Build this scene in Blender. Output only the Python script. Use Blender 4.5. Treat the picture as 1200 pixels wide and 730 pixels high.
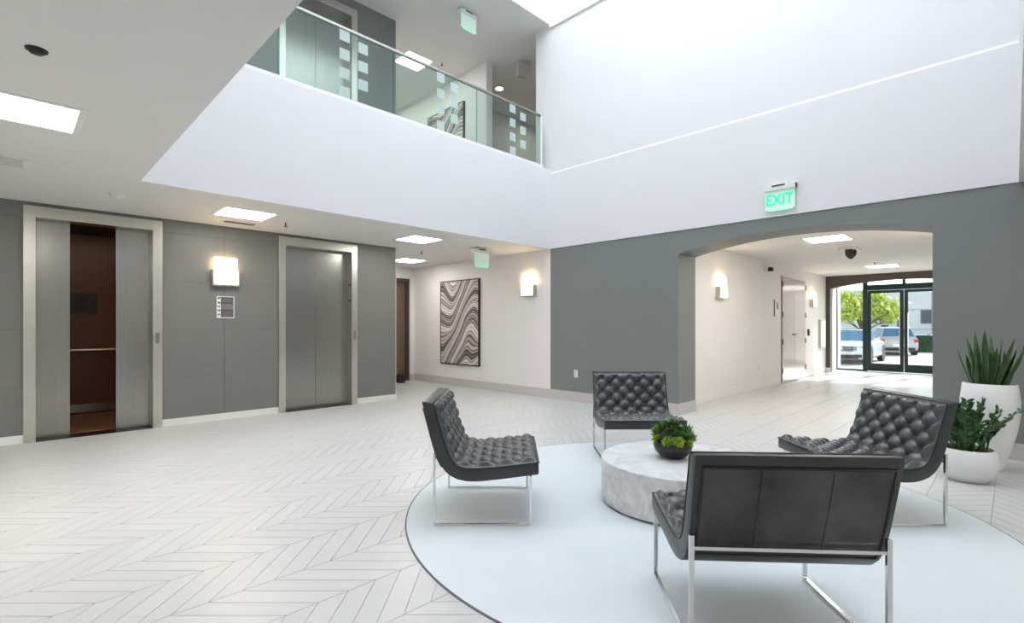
import bpy, bmesh, math, random
from mathutils import Vector, Matrix, noise
for o in list(bpy.data.objects): bpy.data.objects.remove(o, do_unlink=True)
SC = bpy.context.scene
COL = SC.collection
R2 = math.sqrt(2.0)
random.seed(7)

# ------------------------------------------------------------------ camera
F_PX, HORIZON, EYE = 588.0, 382.0, 1.18          # focal length in px (1200 wide), horizon row, eye height
cam_d = bpy.data.cameras.new('camera'); cam = bpy.data.objects.new('camera', cam_d); COL.objects.link(cam)
cam.location = (0, 0, EYE); cam.rotation_euler = (math.pi/2, 0, -math.pi/4)
cam_d.sensor_width = 36; cam_d.lens = F_PX/1200*36; cam_d.shift_y = (HORIZON-365)/1200
cam_d.clip_start = .05; cam_d.clip_end = 300
SC.camera = cam
# ------------------------------------------------------------------ world, sun, exposure
w = bpy.data.worlds.new('world'); SC.world = w; w.use_nodes = True
nt = w.node_tree; bg = nt.nodes['Background']
sky = nt.nodes.new('ShaderNodeTexSky'); sky.sky_type = 'NISHITA'; sky.sun_disc = False
sky.sun_elevation = math.radians(28); sky.sun_rotation = math.radians(120); sky.air_density = 1.0
hsv = nt.nodes.new('ShaderNodeHueSaturation'); hsv.inputs['Saturation'].default_value = .45
nt.links.new(sky.outputs[0], hsv.inputs['Color']); nt.links.new(hsv.outputs[0], bg.inputs[0]); bg.inputs[1].default_value = .42
sun_d = bpy.data.lights.new('sun', 'SUN'); sun_d.energy = 7.0; sun_d.angle = .009; sun_d.color = (1, .96, .88)
sun = bpy.data.objects.new('sun', sun_d); COL.objects.link(sun)
sun.rotation_euler = Vector((-.85, .22, -.47)).to_track_quat('-Z', 'Y').to_euler()
SKYLIGHT, PANEL_LIGHT, SCONCE = 2.85, 20.0, 9.0     # radiance of skylight, troffers, sconces
SC.view_settings.view_transform = 'Standard'; SC.view_settings.look = 'None'
SC.view_settings.gamma = 1; SC.view_settings.use_curve_mapping = False
SC.view_settings.exposure = 0.25

# ------------------------------------------------------------------ helpers
def lin(c):
    return tuple(((v/255)/12.92 if v/255 <= .04045 else ((v/255+.055)/1.055)**2.4) for v in c)
def FL(l, d):                                     # right / forward of the viewer -> world x, y
    return ((d+l)/R2, (d-l)/R2)
class MB:
    def __init__(s): s.v = []; s.f = []; s.mi = []; s.cur = 0
    def add(s, vs, fs):
        n = len(s.v); s.v += [tuple(v) for v in vs]
        for f in fs: s.f.append([i+n for i in f]); s.mi.append(s.cur)
        return s
    def box(s, x0, x1, y0, y1, z0, z1):
        if x0 > x1: x0, x1 = x1, x0
        if y0 > y1: y0, y1 = y1, y0
        if z0 > z1: z0, z1 = z1, z0
        vs = [(x, y, z) for z in (z0, z1) for y in (y0, y1) for x in (x0, x1)]
        return s.add(vs, [(0,2,3,1),(4,5,7,6),(0,1,5,4),(2,6,7,3),(0,4,6,2),(1,3,7,5)])
    def quad(s, a, b, c, d): return s.add([a, b, c, d], [(0,1,2,3)])
    def prism(s, poly, axis, a, b):               # poly in the other two axes (cyclic order), extruded from a to b
        n = len(poly)
        def mk(p, t):
            return {'x': (t, p[0], p[1]), 'y': (p[0], t, p[1]), 'z': (p[0], p[1], t)}[axis]
        vs = [mk(p, a) for p in poly]+[mk(p, b) for p in poly]
        fs = [list(range(n))[::-1], list(range(n, 2*n))]
        fs += [(i, (i+1) % n, n+(i+1) % n, n+i) for i in range(n)]
        return s.add(vs, fs)
    def lathe(s, prof, n=32, c=(0,0,0), cap=True):
        vs = []
        for r, z in prof:
            for k in range(n):
                t = 2*math.pi*k/n; vs.append((c[0]+r*math.cos(t), c[1]+r*math.sin(t), c[2]+z))
        fs = []
        for i in range(len(prof)-1):
            for k in range(n):
                fs.append((i*n+k, i*n+(k+1) % n, (i+1)*n+(k+1) % n, (i+1)*n+k))
        if cap:
            fs.append(list(range(n))[::-1]); m = (len(prof)-1)*n; fs.append(list(range(m, m+n)))
        return s.add(vs, fs)
    def tube(s, pts, r, n=8, closed=False, taper=None):
        pts = [Vector(p) for p in pts]; N = len(pts); vs = []; fs = []
        up = None
        for i, p in enumerate(pts):
            if closed: t = pts[(i+1) % N]-pts[i-1]
            else: t = pts[min(i+1, N-1)]-pts[max(i-1, 0)]
            t.normalize()
            if up is None: up = t.orthogonal().normalized()
            up = (up-t*up.dot(t)); up = up.normalized() if up.length > 1e-6 else t.orthogonal().normalized()
            b = t.cross(up)
            rr = r if taper is None else r*(1+(taper-1)*i/max(1, N-1))
            for k in range(n):
                a = 2*math.pi*k/n; vs.append(p+up*(rr*math.cos(a))+b*(rr*math.sin(a)))
        for i in range(N if closed else N-1):
            j = (i+1) % N
            for k in range(n): fs.append((i*n+k, i*n+(k+1) % n, j*n+(k+1) % n, j*n+k))
        if not closed: fs.append(list(range(n))[::-1]); fs.append(list(range((N-1)*n, N*n)))
        return s.add(vs, fs)
    def mesh(s, name, mats, smooth=None, bevel=None, fix=True):
        me = bpy.data.meshes.new(name); me.from_pydata(s.v, [], s.f)
        if not isinstance(mats, (list, tuple)): mats = [mats]
        for m in mats: me.materials.append(m)
        if len(mats) > 1: me.polygons.foreach_set('material_index', s.mi)
        if fix or bevel:
            bm = bmesh.new(); bm.from_mesh(me)
            if fix: bmesh.ops.recalc_face_normals(bm, faces=bm.faces)
            if bevel:
                es = [e for e in bm.edges if len(e.link_faces) == 2 and e.calc_face_angle(0) > .6]
                bmesh.ops.bevel(bm, geom=es, offset=bevel, segments=2, affect='EDGES', profile=.6, clamp_overlap=True)
            bm.to_mesh(me); bm.free()
        if smooth is not None:
            me.shade_smooth(); me.set_sharp_from_angle(angle=math.radians(smooth))
        return me
    def build(s, name, mats, parent=None, smooth=None, bevel=None, fix=True):
        return link(name, s.mesh(name, mats, smooth, bevel, fix), parent)
def link(name, me, parent=None, loc=None, rot=None):
    o = bpy.data.objects.new(name, me); COL.objects.link(o)
    if parent: o.parent = parent
    if loc: o.location = loc
    if rot: o.rotation_euler = rot
    return o
def B(name, m, parent, *b, bevel=None):
    return MB().box(*b).build(name, m, parent, bevel=bevel)
def struct(o, label=None):
    o['kind'] = 'structure'
    if label: o['label'] = label
    return o
def tag(o, label, cat, group=None):
    o['label'] = label; o['category'] = cat
    if group: o['group'] = group
    return o
def empty(name, loc=(0,0,0), rz=0, parent=None):
    o = bpy.data.objects.new(name, None); COL.objects.link(o); o.location = loc; o.rotation_euler = (0,0,rz)
    o.empty_display_size = .1
    if parent: o.parent = parent
    return o
def thing(name, label, cat, loc=(0,0,0), rz=0, group=None):
    return tag(empty(name, loc, rz), label, cat, group)
def copy_tree(o, parent=None):
    c = o.copy(); COL.objects.link(c)
    if parent: c.parent = parent
    for ch in list(o.children): copy_tree(ch, c)
    return c
def text_mesh(body, size, depth):
    cu = bpy.data.curves.new('lettering', 'FONT'); cu.body = body; cu.size = size; cu.extrude = depth
    cu.offset = .0035; cu.align_x = 'CENTER'; cu.align_y = 'CENTER'
    t = bpy.data.objects.new('lettering', cu); COL.objects.link(t)
    dg = bpy.context.evaluated_depsgraph_get()
    me = bpy.data.meshes.new_from_object(t.evaluated_get(dg))
    bpy.data.objects.remove(t); bpy.data.curves.remove(cu)
    return me

# ------------------------------------------------------------------ materials
M = {}
def mat(name, c, rough=.5, metal=0, var=0, vscale=6, bump=0, bscale=40, spec=.5, coat=0, emit=None, estr=0, stretch=None, rnd=0):
    m = bpy.data.materials.new(name); m.use_nodes = True; n = m.node_tree.nodes; L = m.node_tree.links
    p = n['Principled BSDF']; c = lin(c)
    p.inputs['Base Color'].default_value = (*c, 1); p.inputs['Roughness'].default_value = rough
    p.inputs['Metallic'].default_value = metal; p.inputs['Specular IOR Level'].default_value = spec
    p.inputs['Coat Weight'].default_value = coat
    if emit:
        p.inputs['Emission Color'].default_value = (*lin(emit), 1); p.inputs['Emission Strength'].default_value = estr
    if var or bump or rnd:
        tc = n.new('ShaderNodeTexCoord'); src = tc.outputs['Object']
        if stretch:
            mp = n.new('ShaderNodeMapping'); mp.inputs['Scale'].default_value = stretch
            L.new(src, mp.inputs[0]); src = mp.outputs[0]
    if var or rnd:
        hs = n.new('ShaderNodeHueSaturation'); hs.inputs['Color'].default_value = (*c, 1)
        val = None
        if var:
            t = n.new('ShaderNodeTexNoise'); t.inputs['Scale'].default_value = vscale; t.inputs['Detail'].default_value = 5
            L.new(src, t.inputs['Vector'])
            r = n.new('ShaderNodeMapRange'); r.inputs['From Min'].default_value = .25; r.inputs['From Max'].default_value = .75
            r.inputs['To Min'].default_value = 1-var; r.inputs['To Max'].default_value = 1+var
            L.new(t.outputs['Fac'], r.inputs['Value']); val = r.outputs[0]
        if rnd:
            oi = n.new('ShaderNodeObjectInfo'); g = n.new('ShaderNodeNewGeometry')
            a = n.new('ShaderNodeMath'); a.operation = 'ADD'; L.new(oi.outputs['Random'], a.inputs[0]); L.new(g.outputs['Random Per Island'], a.inputs[1])
            fr = n.new('ShaderNodeMath'); fr.operation = 'FRACT'; L.new(a.outputs[0], fr.inputs[0])
            r2 = n.new('ShaderNodeMapRange'); r2.inputs['To Min'].default_value = 1-rnd; r2.inputs['To Max'].default_value = 1+rnd
            L.new(fr.outputs[0], r2.inputs['Value'])
            if val:
                mu = n.new('ShaderNodeMath'); mu.operation = 'MULTIPLY'; L.new(val, mu.inputs[0]); L.new(r2.outputs[0], mu.inputs[1]); val = mu.outputs[0]
            else: val = r2.outputs[0]
        L.new(val, hs.inputs['Value']); L.new(hs.outputs[0], p.inputs['Base Color'])
    if bump:
        t2 = n.new('ShaderNodeTexNoise'); t2.inputs['Scale'].default_value = bscale; t2.inputs['Detail'].default_value = 4
        L.new(src, t2.inputs['Vector'])
        bn = n.new('ShaderNodeBump'); bn.inputs['Strength'].default_value = bump; bn.inputs['Distance'].default_value = .01
        L.new(t2.outputs['Fac'], bn.inputs['Height']); L.new(bn.outputs[0], p.inputs['Normal'])
    M[name] = m; return m
def emit(name, c, s):
    return mat(name, c, .6, emit=c, estr=s)
def glass(name, tint, refl=.08, frost=0):
    m = bpy.data.materials.new(name); m.use_nodes = True; n = m.node_tree.nodes; L = m.node_tree.links
    n.remove(n['Principled BSDF']); out = n['Material Output']
    t = n.new('ShaderNodeBsdfTransparent'); t.inputs[0].default_value = (*tint, 1)
    g = n.new('ShaderNodeBsdfGlossy'); g.inputs['Roughness'].default_value = .02; g.inputs[0].default_value = (.9,.95,.95,1)
    fr = n.new('ShaderNodeFresnel'); fr.inputs[0].default_value = 1.5
    x = n.new('ShaderNodeMixShader'); gm = n.new('ShaderNodeNewGeometry'); sb_ = n.new('ShaderNodeMath'); sb_.operation = 'SUBTRACT'; sb_.inputs[0].default_value = 1; L.new(gm.outputs['Backfacing'], sb_.inputs[1])
    mf = n.new('ShaderNodeMath'); mf.operation = 'MULTIPLY'; L.new(fr.outputs[0], mf.inputs[0]); L.new(sb_.outputs[0], mf.inputs[1])
    L.new(mf.outputs[0], x.inputs[0]); L.new(t.outputs[0], x.inputs[1]); L.new(g.outputs[0], x.inputs[2])
    last = x
    if frost:
        d = n.new('ShaderNodeBsdfTranslucent'); d.inputs[0].default_value = (.8,.9,.87,1)
        d2 = n.new('ShaderNodeBsdfDiffuse'); d2.inputs[0].default_value = (.8,.9,.87,1)
        a = n.new('ShaderNodeMixShader'); a.inputs[0].default_value = .65; L.new(d.outputs[0], a.inputs[1]); L.new(d2.outputs[0], a.inputs[2])
        y = n.new('ShaderNodeMixShader'); y.inputs[0].default_value = frost; L.new(x.outputs[0], y.inputs[1]); L.new(a.outputs[0], y.inputs[2]); last = y
    L.new(last.outputs[0], out.inputs['Surface']); M[name] = m; return m
mat('white_paint', (228,228,229), .6, var=.012, vscale=2)
mat('white_trim', (238,238,236), .45)
mat('warm_white', (231,229,227), .6, var=.015, vscale=2)
mat('ceiling_paint', (228,228,225), .65, var=.012, vscale=1.5)
mat('grey_paint', (124,128,126), .55, var=.02, vscale=2, bump=.05, bscale=120)
mat('grey_panel', (120,120,117), .42, var=.03, vscale=3, rnd=.02)
mat('panel_joint', (96,96,94), .7)
mat('brown_paint', (78,70,68), .5, var=.03)
mat('taupe_paint', (186,176,168), .6, var=.02)
mat('base_grey', (196,193,190), .5)
mat('base_white', (232,230,226), .45)
mat('tile', (200,200,198), .34, var=.02, vscale=9, bump=.03, bscale=60, rnd=.022, spec=.45)
mat('grout', (172,170,166), .8)
mat('rug', (210,218,221), .62, var=.02, vscale=5, bump=.1, bscale=200)
mat('rug_edge', (104,98,108), .6)
mat('steel', (160,158,153), .26, 1, var=.05, vscale=4, stretch=(12,12,.6), bump=.02, bscale=150)
mat('steel_frame', (205,202,194), .33, 1, var=.04, vscale=3, stretch=(1,1,8))
mat('rail_metal', (150,150,146), .3, 1)
mat('steel_dark', (70,66,62), .35, 1)
mat('chrome', (225,225,225), .1, 1, var=.01)
mat('leather', (76,79,81), .27, var=.28, vscale=7, bump=.12, bscale=90, spec=.6)
mat('leather_back', (68,68,68), .4, var=.75, vscale=5, bump=.1, bscale=60)
mat('leather_side', (58,60,62), .36, var=.2, vscale=7, bump=.1, bscale=80)
mat('piping', (26,27,29), .4, bump=.05)
mat('button', (30,31,33), .4, var=.1)
mat('black', (18,18,20), .45, var=.05)
mat('dark_plastic', (40,40,42), .4)
mat('white_plastic', (232,232,230), .4)
mat('ceramic', (238,239,238), .28, var=.01, coat=.2)
mat('soil', (34,26,20), .9, var=.3, vscale=60, bump=.5)
mat('snake_leaf', (52,84,48), .4, var=.35, vscale=14, stretch=(1,1,3))
mat('snake_edge', (112,136,74), .45)
mat('zz_leaf', (38,84,34), .28, var=.25, vscale=20, rnd=.25)
mat('stem', (70,96,48), .5)
mat('succ_green', (96,140,62), .45, var=.2, vscale=30, rnd=.2)
mat('succ_lime', (178,196,44), .45, var=.15, vscale=30, rnd=.15)
mat('succ_dark', (62,74,52), .45, var=.2, vscale=30, rnd=.25)
mat('succ_pale', (140,164,120), .45, var=.15, vscale=30)
mat('bowl_black', (24,25,30), .3, var=.05)
mat('cab_wood', (92,54,36), .35, var=.18, vscale=3, stretch=(14,14,1))
mat('cab_floor', (120,82,60), .5, var=.1)
mat('brown_door', (112,92,72), .45, var=.12, vscale=3, stretch=(14,14,1))
mat('pale_door', (212,202,199), .2, var=.04, vscale=3, stretch=(10,10,1))
mat('door_trim', (158,136,130), .45)
mat('hinge', (74,62,60), .35, .8)
mat('storefront', (34,58,60), .35, .3)
mat('sign_grey', (120,118,120), .5)
mat('sign_dark', (92,90,94), .5)
mat('sign_black', (44,42,46), .5)
mat('mullion', (205,212,214), .4)
emit('skylight_glow', (240,246,255), SKYLIGHT)
emit('troffer_glow', (255,250,245), PANEL_LIGHT)
emit('sconce_glow', (255,222,170), SCONCE)
emit('cab_fill_glow', (255,225,190), 5.0)
emit('exit_green', (40,226,150), .9)
emit('exit_glow', (150,250,205), .55)
mat('exit_panel', (222,243,234), .3, emit=(190,245,222), estr=.12)
glass('rail_glass', (.80,.90,.87))
glass('rail_edge', (.45,.68,.60))
glass('frosted', (.8,.9,.87), frost=.62)
glass('clear_glass', (.95,.98,.98))
# concrete drum
def marble(name, base, vein, sc=3, rough=.4):
    m = bpy.data.materials.new(name); m.use_nodes = True; n = m.node_tree.nodes; L = m.node_tree.links; p = n['Principled BSDF']
    p.inputs['Roughness'].default_value = rough
    tc = n.new('ShaderNodeTexCoord'); t = n.new('ShaderNodeTexNoise'); t.inputs['Scale'].default_value = sc; t.inputs['Detail'].default_value = 9
    t.inputs['Roughness'].default_value = .65; t.inputs['Distortion'].default_value = 1.3
    cr = n.new('ShaderNodeValToRGB'); e = cr.color_ramp
    e.elements[0].position = .34; e.elements[0].color = (*lin(vein), 1); e.elements[1].position = .62; e.elements[1].color = (*lin(base), 1)
    L.new(tc.outputs['Object'], t.inputs['Vector']); L.new(t.outputs['Fac'], cr.inputs[0]); L.new(cr.outputs[0], p.inputs['Base Color'])
    b = n.new('ShaderNodeBump'); b.inputs['Strength'].default_value = .08; b.inputs['Distance'].default_value = .01
    L.new(t.outputs['Fac'], b.inputs['Height']); L.new(b.outputs[0], p.inputs['Normal']); M[name] = m
marble('drum_side', (226,226,224), (190,190,190), 9)
marble('drum_top', (226,228,228), (196,198,198), 5)
# flowing stripe artwork
def art_mat(name, seed):
    m = bpy.data.materials.new(name); m.use_nodes = True; n = m.node_tree.nodes; L = m.node_tree.links; p = n['Principled BSDF']
    p.inputs['Roughness'].default_value = .55
    tc = n.new('ShaderNodeTexCoord'); sx = n.new('ShaderNodeSeparateXYZ'); L.new(tc.outputs['Object'], sx.inputs[0])
    def ma(op, a, b=None):
        x = n.new('ShaderNodeMath'); x.operation = op
        for i, v in enumerate((a, b)):
            if v is None: continue
            if isinstance(v, (int, float)): x.inputs[i].default_value = v
            else: L.new(v, x.inputs[i])
        return x.outputs[0]
    mp = n.new('ShaderNodeMapping'); mp.inputs['Location'].default_value = (seed, seed*2, seed); mp.inputs['Scale'].default_value = (1, 1.2, .7)
    L.new(tc.outputs['Object'], mp.inputs[0])
    no = n.new('ShaderNodeTexNoise'); no.inputs['Scale'].default_value = 1.5; no.inputs['Detail'].default_value = 1.5; no.inputs['Roughness'].default_value = .35
    L.new(mp.outputs[0], no.inputs['Vector'])
    s = ma('SINE', ma('MULTIPLY', ma('ADD', sx.outputs['Y'], ma('MULTIPLY', sx.outputs['Z'], .25)), 6.0))
    ph = ma('ADD', ma('MULTIPLY', sx.outputs['Z'], 5.5), ma('ADD', ma('MULTIPLY', sx.outputs['Y'], 4.2), ma('ADD', ma('MULTIPLY', s, 1.0), ma('MULTIPLY', no.outputs['Fac'], 3.2))))
    big = ma('SINE', ma('MULTIPLY', ph, 2.6)); fine = ma('SINE', ma('MULTIPLY', ph, 23.0)); mid = ma('SINE', ma('MULTIPLY', ph, 6.3))
    v = ma('ADD', ma('MULTIPLY', big, .22), ma('ADD', ma('MULTIPLY', fine, .25), ma('MULTIPLY', mid, .22)))
    v = ma('ADD', v, .55)
    cr = n.new('ShaderNodeValToRGB'); e = cr.color_ramp
    e.elements[0].position = .02; e.elements[0].color = (*lin((46,42,42)), 1); e.elements[1].position = .95; e.elements[1].color = (*lin((226,220,216)), 1)
    k = e.elements.new(.4); k.color = (*lin((134,126,123)), 1); k2 = e.elements.new(.62); k2.color = (*lin((172,164,160)), 1)
    L.new(v, cr.inputs[0]); L.new(cr.outputs[0], p.inputs['Base Color']); M[name] = m
art_mat('wave_print', 3.1); art_mat('wave_print_b', 6.4)

# ------------------------------------------------------------------ dimensions
YW, XW, CEIL = 7.05, 6.25, 2.44                   # elevator wall, arch wall, low ceiling
X0, Y1, Y0 = .80, 5.36, -.03                      # atrium opening
FLOOR2, CURB, CEIL2 = 3.55, 3.73, 6.10
XMIN, YMIN = -3.6, -3.2
YC0, YC1, XE = .40, 3.40, 14.75                   # corridor sides, entrance arch
YH = 9.26                                         # back of the lift hall

# ------------------------------------------------------------------ floor
floor = struct(MB().box(XMIN, XW+.5, YMIN, YH, -.25, -.005).box(XW+.5, 16.05, YC0, YC1, -.25, -.005).build('floor', M['grout']))
PW, PL, GAP = .135, .3333, .0014
RUG_C = FL(1.10, 3.33); RUG_R = 1.77
rects = [(XMIN, XW, YMIN, YW), (4.42, XW, YW, YH), (XW, 15.85, YC0, YC1)]
def clip(poly, x0, x1, y0, y1):
    for ax, lim, sg in ((0, x0, 1), (0, x1, -1), (1, y0, 1), (1, y1, -1)):
        out = []
        for i in range(len(poly)):
            a, b = poly[i-1], poly[i]
            ia, ib = sg*(a[ax]-lim) >= 0, sg*(b[ax]-lim) >= 0
            if ia != ib:
                t = (lim-a[ax])/(b[ax]-a[ax]); out.append((a[0]+t*(b[0]-a[0]), a[1]+t*(b[1]-a[1])))
            if ib: out.append(b)
        poly = out
        if not poly: return []
    return poly
full = []
rest = MB()
def plank(mb, poly, z0=-.005, z1=0.0):
    n = len(poly); mb.add([(p[0], p[1], z0) for p in poly]+[(p[0], p[1], z1) for p in poly],
                          [list(range(n, 2*n))]+[(i, (i+1) % n, n+(i+1) % n, n+i) for i in range(n)])
for k in range(-16, 24):
    yk = 1.764+PL*k
    for j in range(-42, 120):
        x = 1.004+PW*j; s = k % 2
        g = GAP*R2
        if s == 0: poly = [(x+g, yk+GAP), (x+PW-g, yk+GAP), (x+PW-g+PL-2*GAP, yk+PL-GAP), (x+g+PL-2*GAP, yk+PL-GAP)]
        else: poly = [(x+g+PL-2*GAP, yk+GAP), (x+PW-g+PL-2*GAP, yk+GAP), (x+PW-g, yk+PL-GAP), (x+g, yk+PL-GAP)]
        cx = sum(p[0] for p in poly)/4; cy = sum(p[1] for p in poly)/4
        if max(math.hypot(p[0]-RUG_C[0], p[1]-RUG_C[1]) for p in poly) < RUG_R-.02: continue
        whole = all(rects[0][0] <= p[0] <= rects[0][1] and rects[0][2] <= p[1] <= rects[0][3] for p in poly)
        if whole:
            d = (cx+cy)/R2; l = (cx-cy)/R2
            if d > .9:
                px = 600+l/d*F_PX; py = HORIZON+EYE/d*F_PX
                if -30 < px < 1230 and py < 760: full.append((1/d**3, s, x, yk, poly)); continue
            plank(rest, poly); continue
        for r in rects:
            q = clip(poly, *r)
            if len(q) >= 3: plank(rest, q)
full.sort(key=lambda t: -t[0])
pm = {}
for s in (0, 1):
    src = next(t for t in full if t[1] == s); b = MB()
    plank(b, [(p[0]-src[2], p[1]-src[3]) for p in src[4]]); pm[s] = b.mesh('floor_plank', M['tile'])
for i, t in enumerate(full):
    if i < 300: link('plank', pm[t[1]], floor, (t[2], t[3], 0))
    else: plank(rest, t[4])
o = rest.build('planks_beyond', M['tile'], floor, fix=False); o['kind'] = 'stuff'

# ------------------------------------------------------------------ ceilings
c = MB().box(XMIN, X0-.01, YMIN, YH+.1, CEIL, CEIL+.12).box(X0-.01, XW+.01, Y1+.01, YH+.1, CEIL, CEIL+.12).box(X0-.01, XW, YMIN, Y0-.01, CEIL, CEIL+.12)
struct(c.build('ceiling', M['ceiling_paint']))
struct(MB().box(XW+.5, 16.05, YC0-.2, YC1+.2, CEIL, CEIL+.15).build('ceiling_corridor', M['white_paint']))
struct(MB().box(-1.2, 10.6, Y1, 10.7, CEIL2, CEIL2+.15).build('ceiling_upper', M['ceiling_paint']))
struct(MB().box(-1.2, X0, Y1+.14, 10.7, FLOOR2-.2, FLOOR2).box(X0, 10.6, Y1+.14, 10.7, FLOOR2-.2, FLOOR2).build('floor_upper', M['tile']))
# skylight over the atrium
sl = struct(MB().box(X0-.05, XW+.05, Y0-.05, Y1+.05, CEIL2+2.20, CEIL2+2.24).build('window_1', M['skylight_glow']), 'luminous white skylight over the atrium')
for i in range(1, 4):
    xx = X0+(XW-X0)*i/4; B('mullion', M['mullion'], sl, xx-.025, xx+.025, Y0, Y1, CEIL2+2.16, CEIL2+2.20)
wx0, wx1, wy0, wy1 = X0-.05, XW+.05, Y0-.05, Y1+.05
struct(MB().box(wx0-.1, wx0, wy0-.1, wy1+.1, CEIL2+.03, CEIL2+2.2).box(wx1, wx1+.1, wy0-.1, wy1+.1, CEIL2+.03, CEIL2+2.2).box(wx0, wx1, wy0-.1, wy0, CEIL2+.03, CEIL2+2.2).box(wx0, wx1, wy1, wy1+.1, CEIL2+.15, CEIL2+2.2).build('wall_added_well', M['white_trim']))  # well invented to soften the skylight on the upper walls
struct(B('trim_shadow_line', M['white_trim'], None, XW-.035, XW, Y0, Y1, CEIL2-.06, CEIL2+.03))  # trim added to draw the shadow line along the wall top

# ------------------------------------------------------------------ wall with the elevators
E1, E2 = (.091, 1.257), (2.568, 3.718)             # outer edges of the two elevator frames
DZ = 2.40                                          # frame height
def lift_wall(z0, z1, x0, openings, h):
    b = MB(); y0, y1 = YW+.006, YW+.22; x = x0
    for a, c_ in openings:
        b.box(x, a+.03, y0, y1, z0, z1); b.box(a+.03, c_-.03, y0, y1, z0+h-.04, z1); x = c_-.03
    b.box(x, 4.396, y0, y1, z0, z1)
    return b
wl = struct(lift_wall(0, CEIL, XMIN, [E1, E2], DZ).build('wall_left', M['panel_joint']))
rows = [0.085, .57, 1.14, 1.71, 2.28, CEIL]
colsx = [(-3.6,-2.51), (-2.51,-1.21), (-1.21,E1[0]), (E1[1],1.914), (1.914,E2[0]), (E2[1],4.40)]
for a, b_ in colsx:
    for z0, z1 in zip(rows[:-1], rows[1:]):
        B('wall_panel', M['grey_panel'], wl, a+.0015, b_-.0015, YW, YW+.006, z0+.0015, z1-.0015)
for a, b_ in (E1, E2): B('wall_panel', M['grey_panel'], wl, a, b_, YW, YW+.006, DZ+.002, CEIL-.001)
bl = MB()
for a, b_ in ((XMIN, E1[0]), (E1[1], E2[0]), (E2[1], 4.41)): bl.box(a, b_, YW-.012, YW+.006, 0, .083)
struct(bl.build('baseboard_left', M['base_white']))
struct(MB().box(4.18, 4.40, YW+.22, YH, 0, CEIL).build('wall_hall', M['warm_white']))
B('trim_2', M['warm_white'], None, 4.396, 4.404, YW-.001, YW+.22, 0, CEIL)['kind'] = 'structure'
struct(MB().box(XMIN-.2, XMIN, YMIN-.2, YH, 0, CEIL).build('wall_rear', M['white_paint']))
struct(MB().box(XMIN, XW, YMIN-.2, YMIN, 0, CEIL).build('wall_near', M['white_paint']))

def elevator(label, x, z, openness):
    t = thing('elevator', label, 'elevator', ((x[0]+x[1])/2, YW, z))
    hw = (x[1]-x[0])/2; fw = .092; ih = DZ-.115
    fr = MB()                                       # wraparound frame: two jambs and a head with returns
    for s in (-1, 1):
        B('jamb', M['steel_frame'], t, s*hw, s*(hw-fw), -.025, .17, 0, DZ, bevel=.003)
    B('frame_head', M['steel_frame'], t, -hw+fw, hw-fw, -.025, .17, ih, DZ, bevel=.003)
    iw = hw-fw
    B('sill', M['steel_dark'], t, -iw, iw, -.02, .2, -.004, .006)
    dw = iw+.01
    if openness == 0:
        for s in (-1, 1): B('door_panel', M['steel'], t, s*.002, s*dw, .135, .165, .008, ih-.002, bevel=.002)
    else:
        a, b_ = openness                            # x of the two door edges from the centre
        B('door_panel', M['steel'], t, -dw, a, .135, .165, .008, ih-.002, bevel=.002)
        B('door_panel', M['steel'], t, b_, dw, .135, .165, .008, ih-.002, bevel=.002)
    return t, iw, ih
ev, iw, ih = elevator('elevator with doors sliding half open onto a brown wood cab', E1, 0, (.454-.674, .846-.674))
cb = MB()
D0, D1 = .23, 1.75
B('cab_floor', M['cab_floor'], ev, -.85, .85, D0, D1, -.02, .004)
B('cab_back', M['cab_wood'], ev, -.85, .85, D1, D1+.03, 0, 2.4)
B('cab_side', M['cab_wood'], ev, -.88, -.85, D0, D1, 0, 2.4); B('cab_side', M['cab_wood'], ev, .85, .88, D0, D1, 0, 2.4)
B('cab_ceiling', M['steel_dark'], ev, -.88, .88, D0, D1, 2.4, 2.44)
B('cab_fill_light', M['cab_fill_glow'], ev, -.6, .6, .27, .6, 2.385, 2.399)  # added behind the door head, out of sight, to brighten the cab
B('corner_strip', M['steel'], ev, -.235, -.205, D1-.012, D1, .12, 2.05)
hr = MB().tube([(-.82, D1-.07, .86), (.82, D1-.07, .86)], .016, 10)
hr.build('cab_handrail', M['steel_frame'], ev, smooth=40)
kp = B('cab_panel', M['steel_dark'], ev, -.17, .16, D1-.012, D1, 1.33, 1.62)
B('display', M['black'], kp, -.08, .06, D1-.018, D1-.012, 1.38, 1.58)
B('cab_kickplate', M['steel'], ev, -.80, .80, D1-.01, D1, .03, .14)
ev2, _, _ = elevator('closed brushed steel elevator beside the lift hall corner', E2, 0, 0)
ev3, _, _ = elevator('closed steel elevator upstairs behind the glass balustrade', E2, FLOOR2, 0)
for e_, n_ in ((ev, 1), (ev2, 1)):
    B('call_plate', M['steel'], e_, (E1[1]-E1[0])/2-.07, (E1[1]-E1[0])/2-.03, -.03, -.025, .98, 1.1)
for z in (1.55, 1.78): B('reader', M['dark_plastic'], ev2, (E2[1]-E2[0])/2-.099, (E2[1]-E2[0])/2-.092, .02, .06, z, z+.03)

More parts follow.
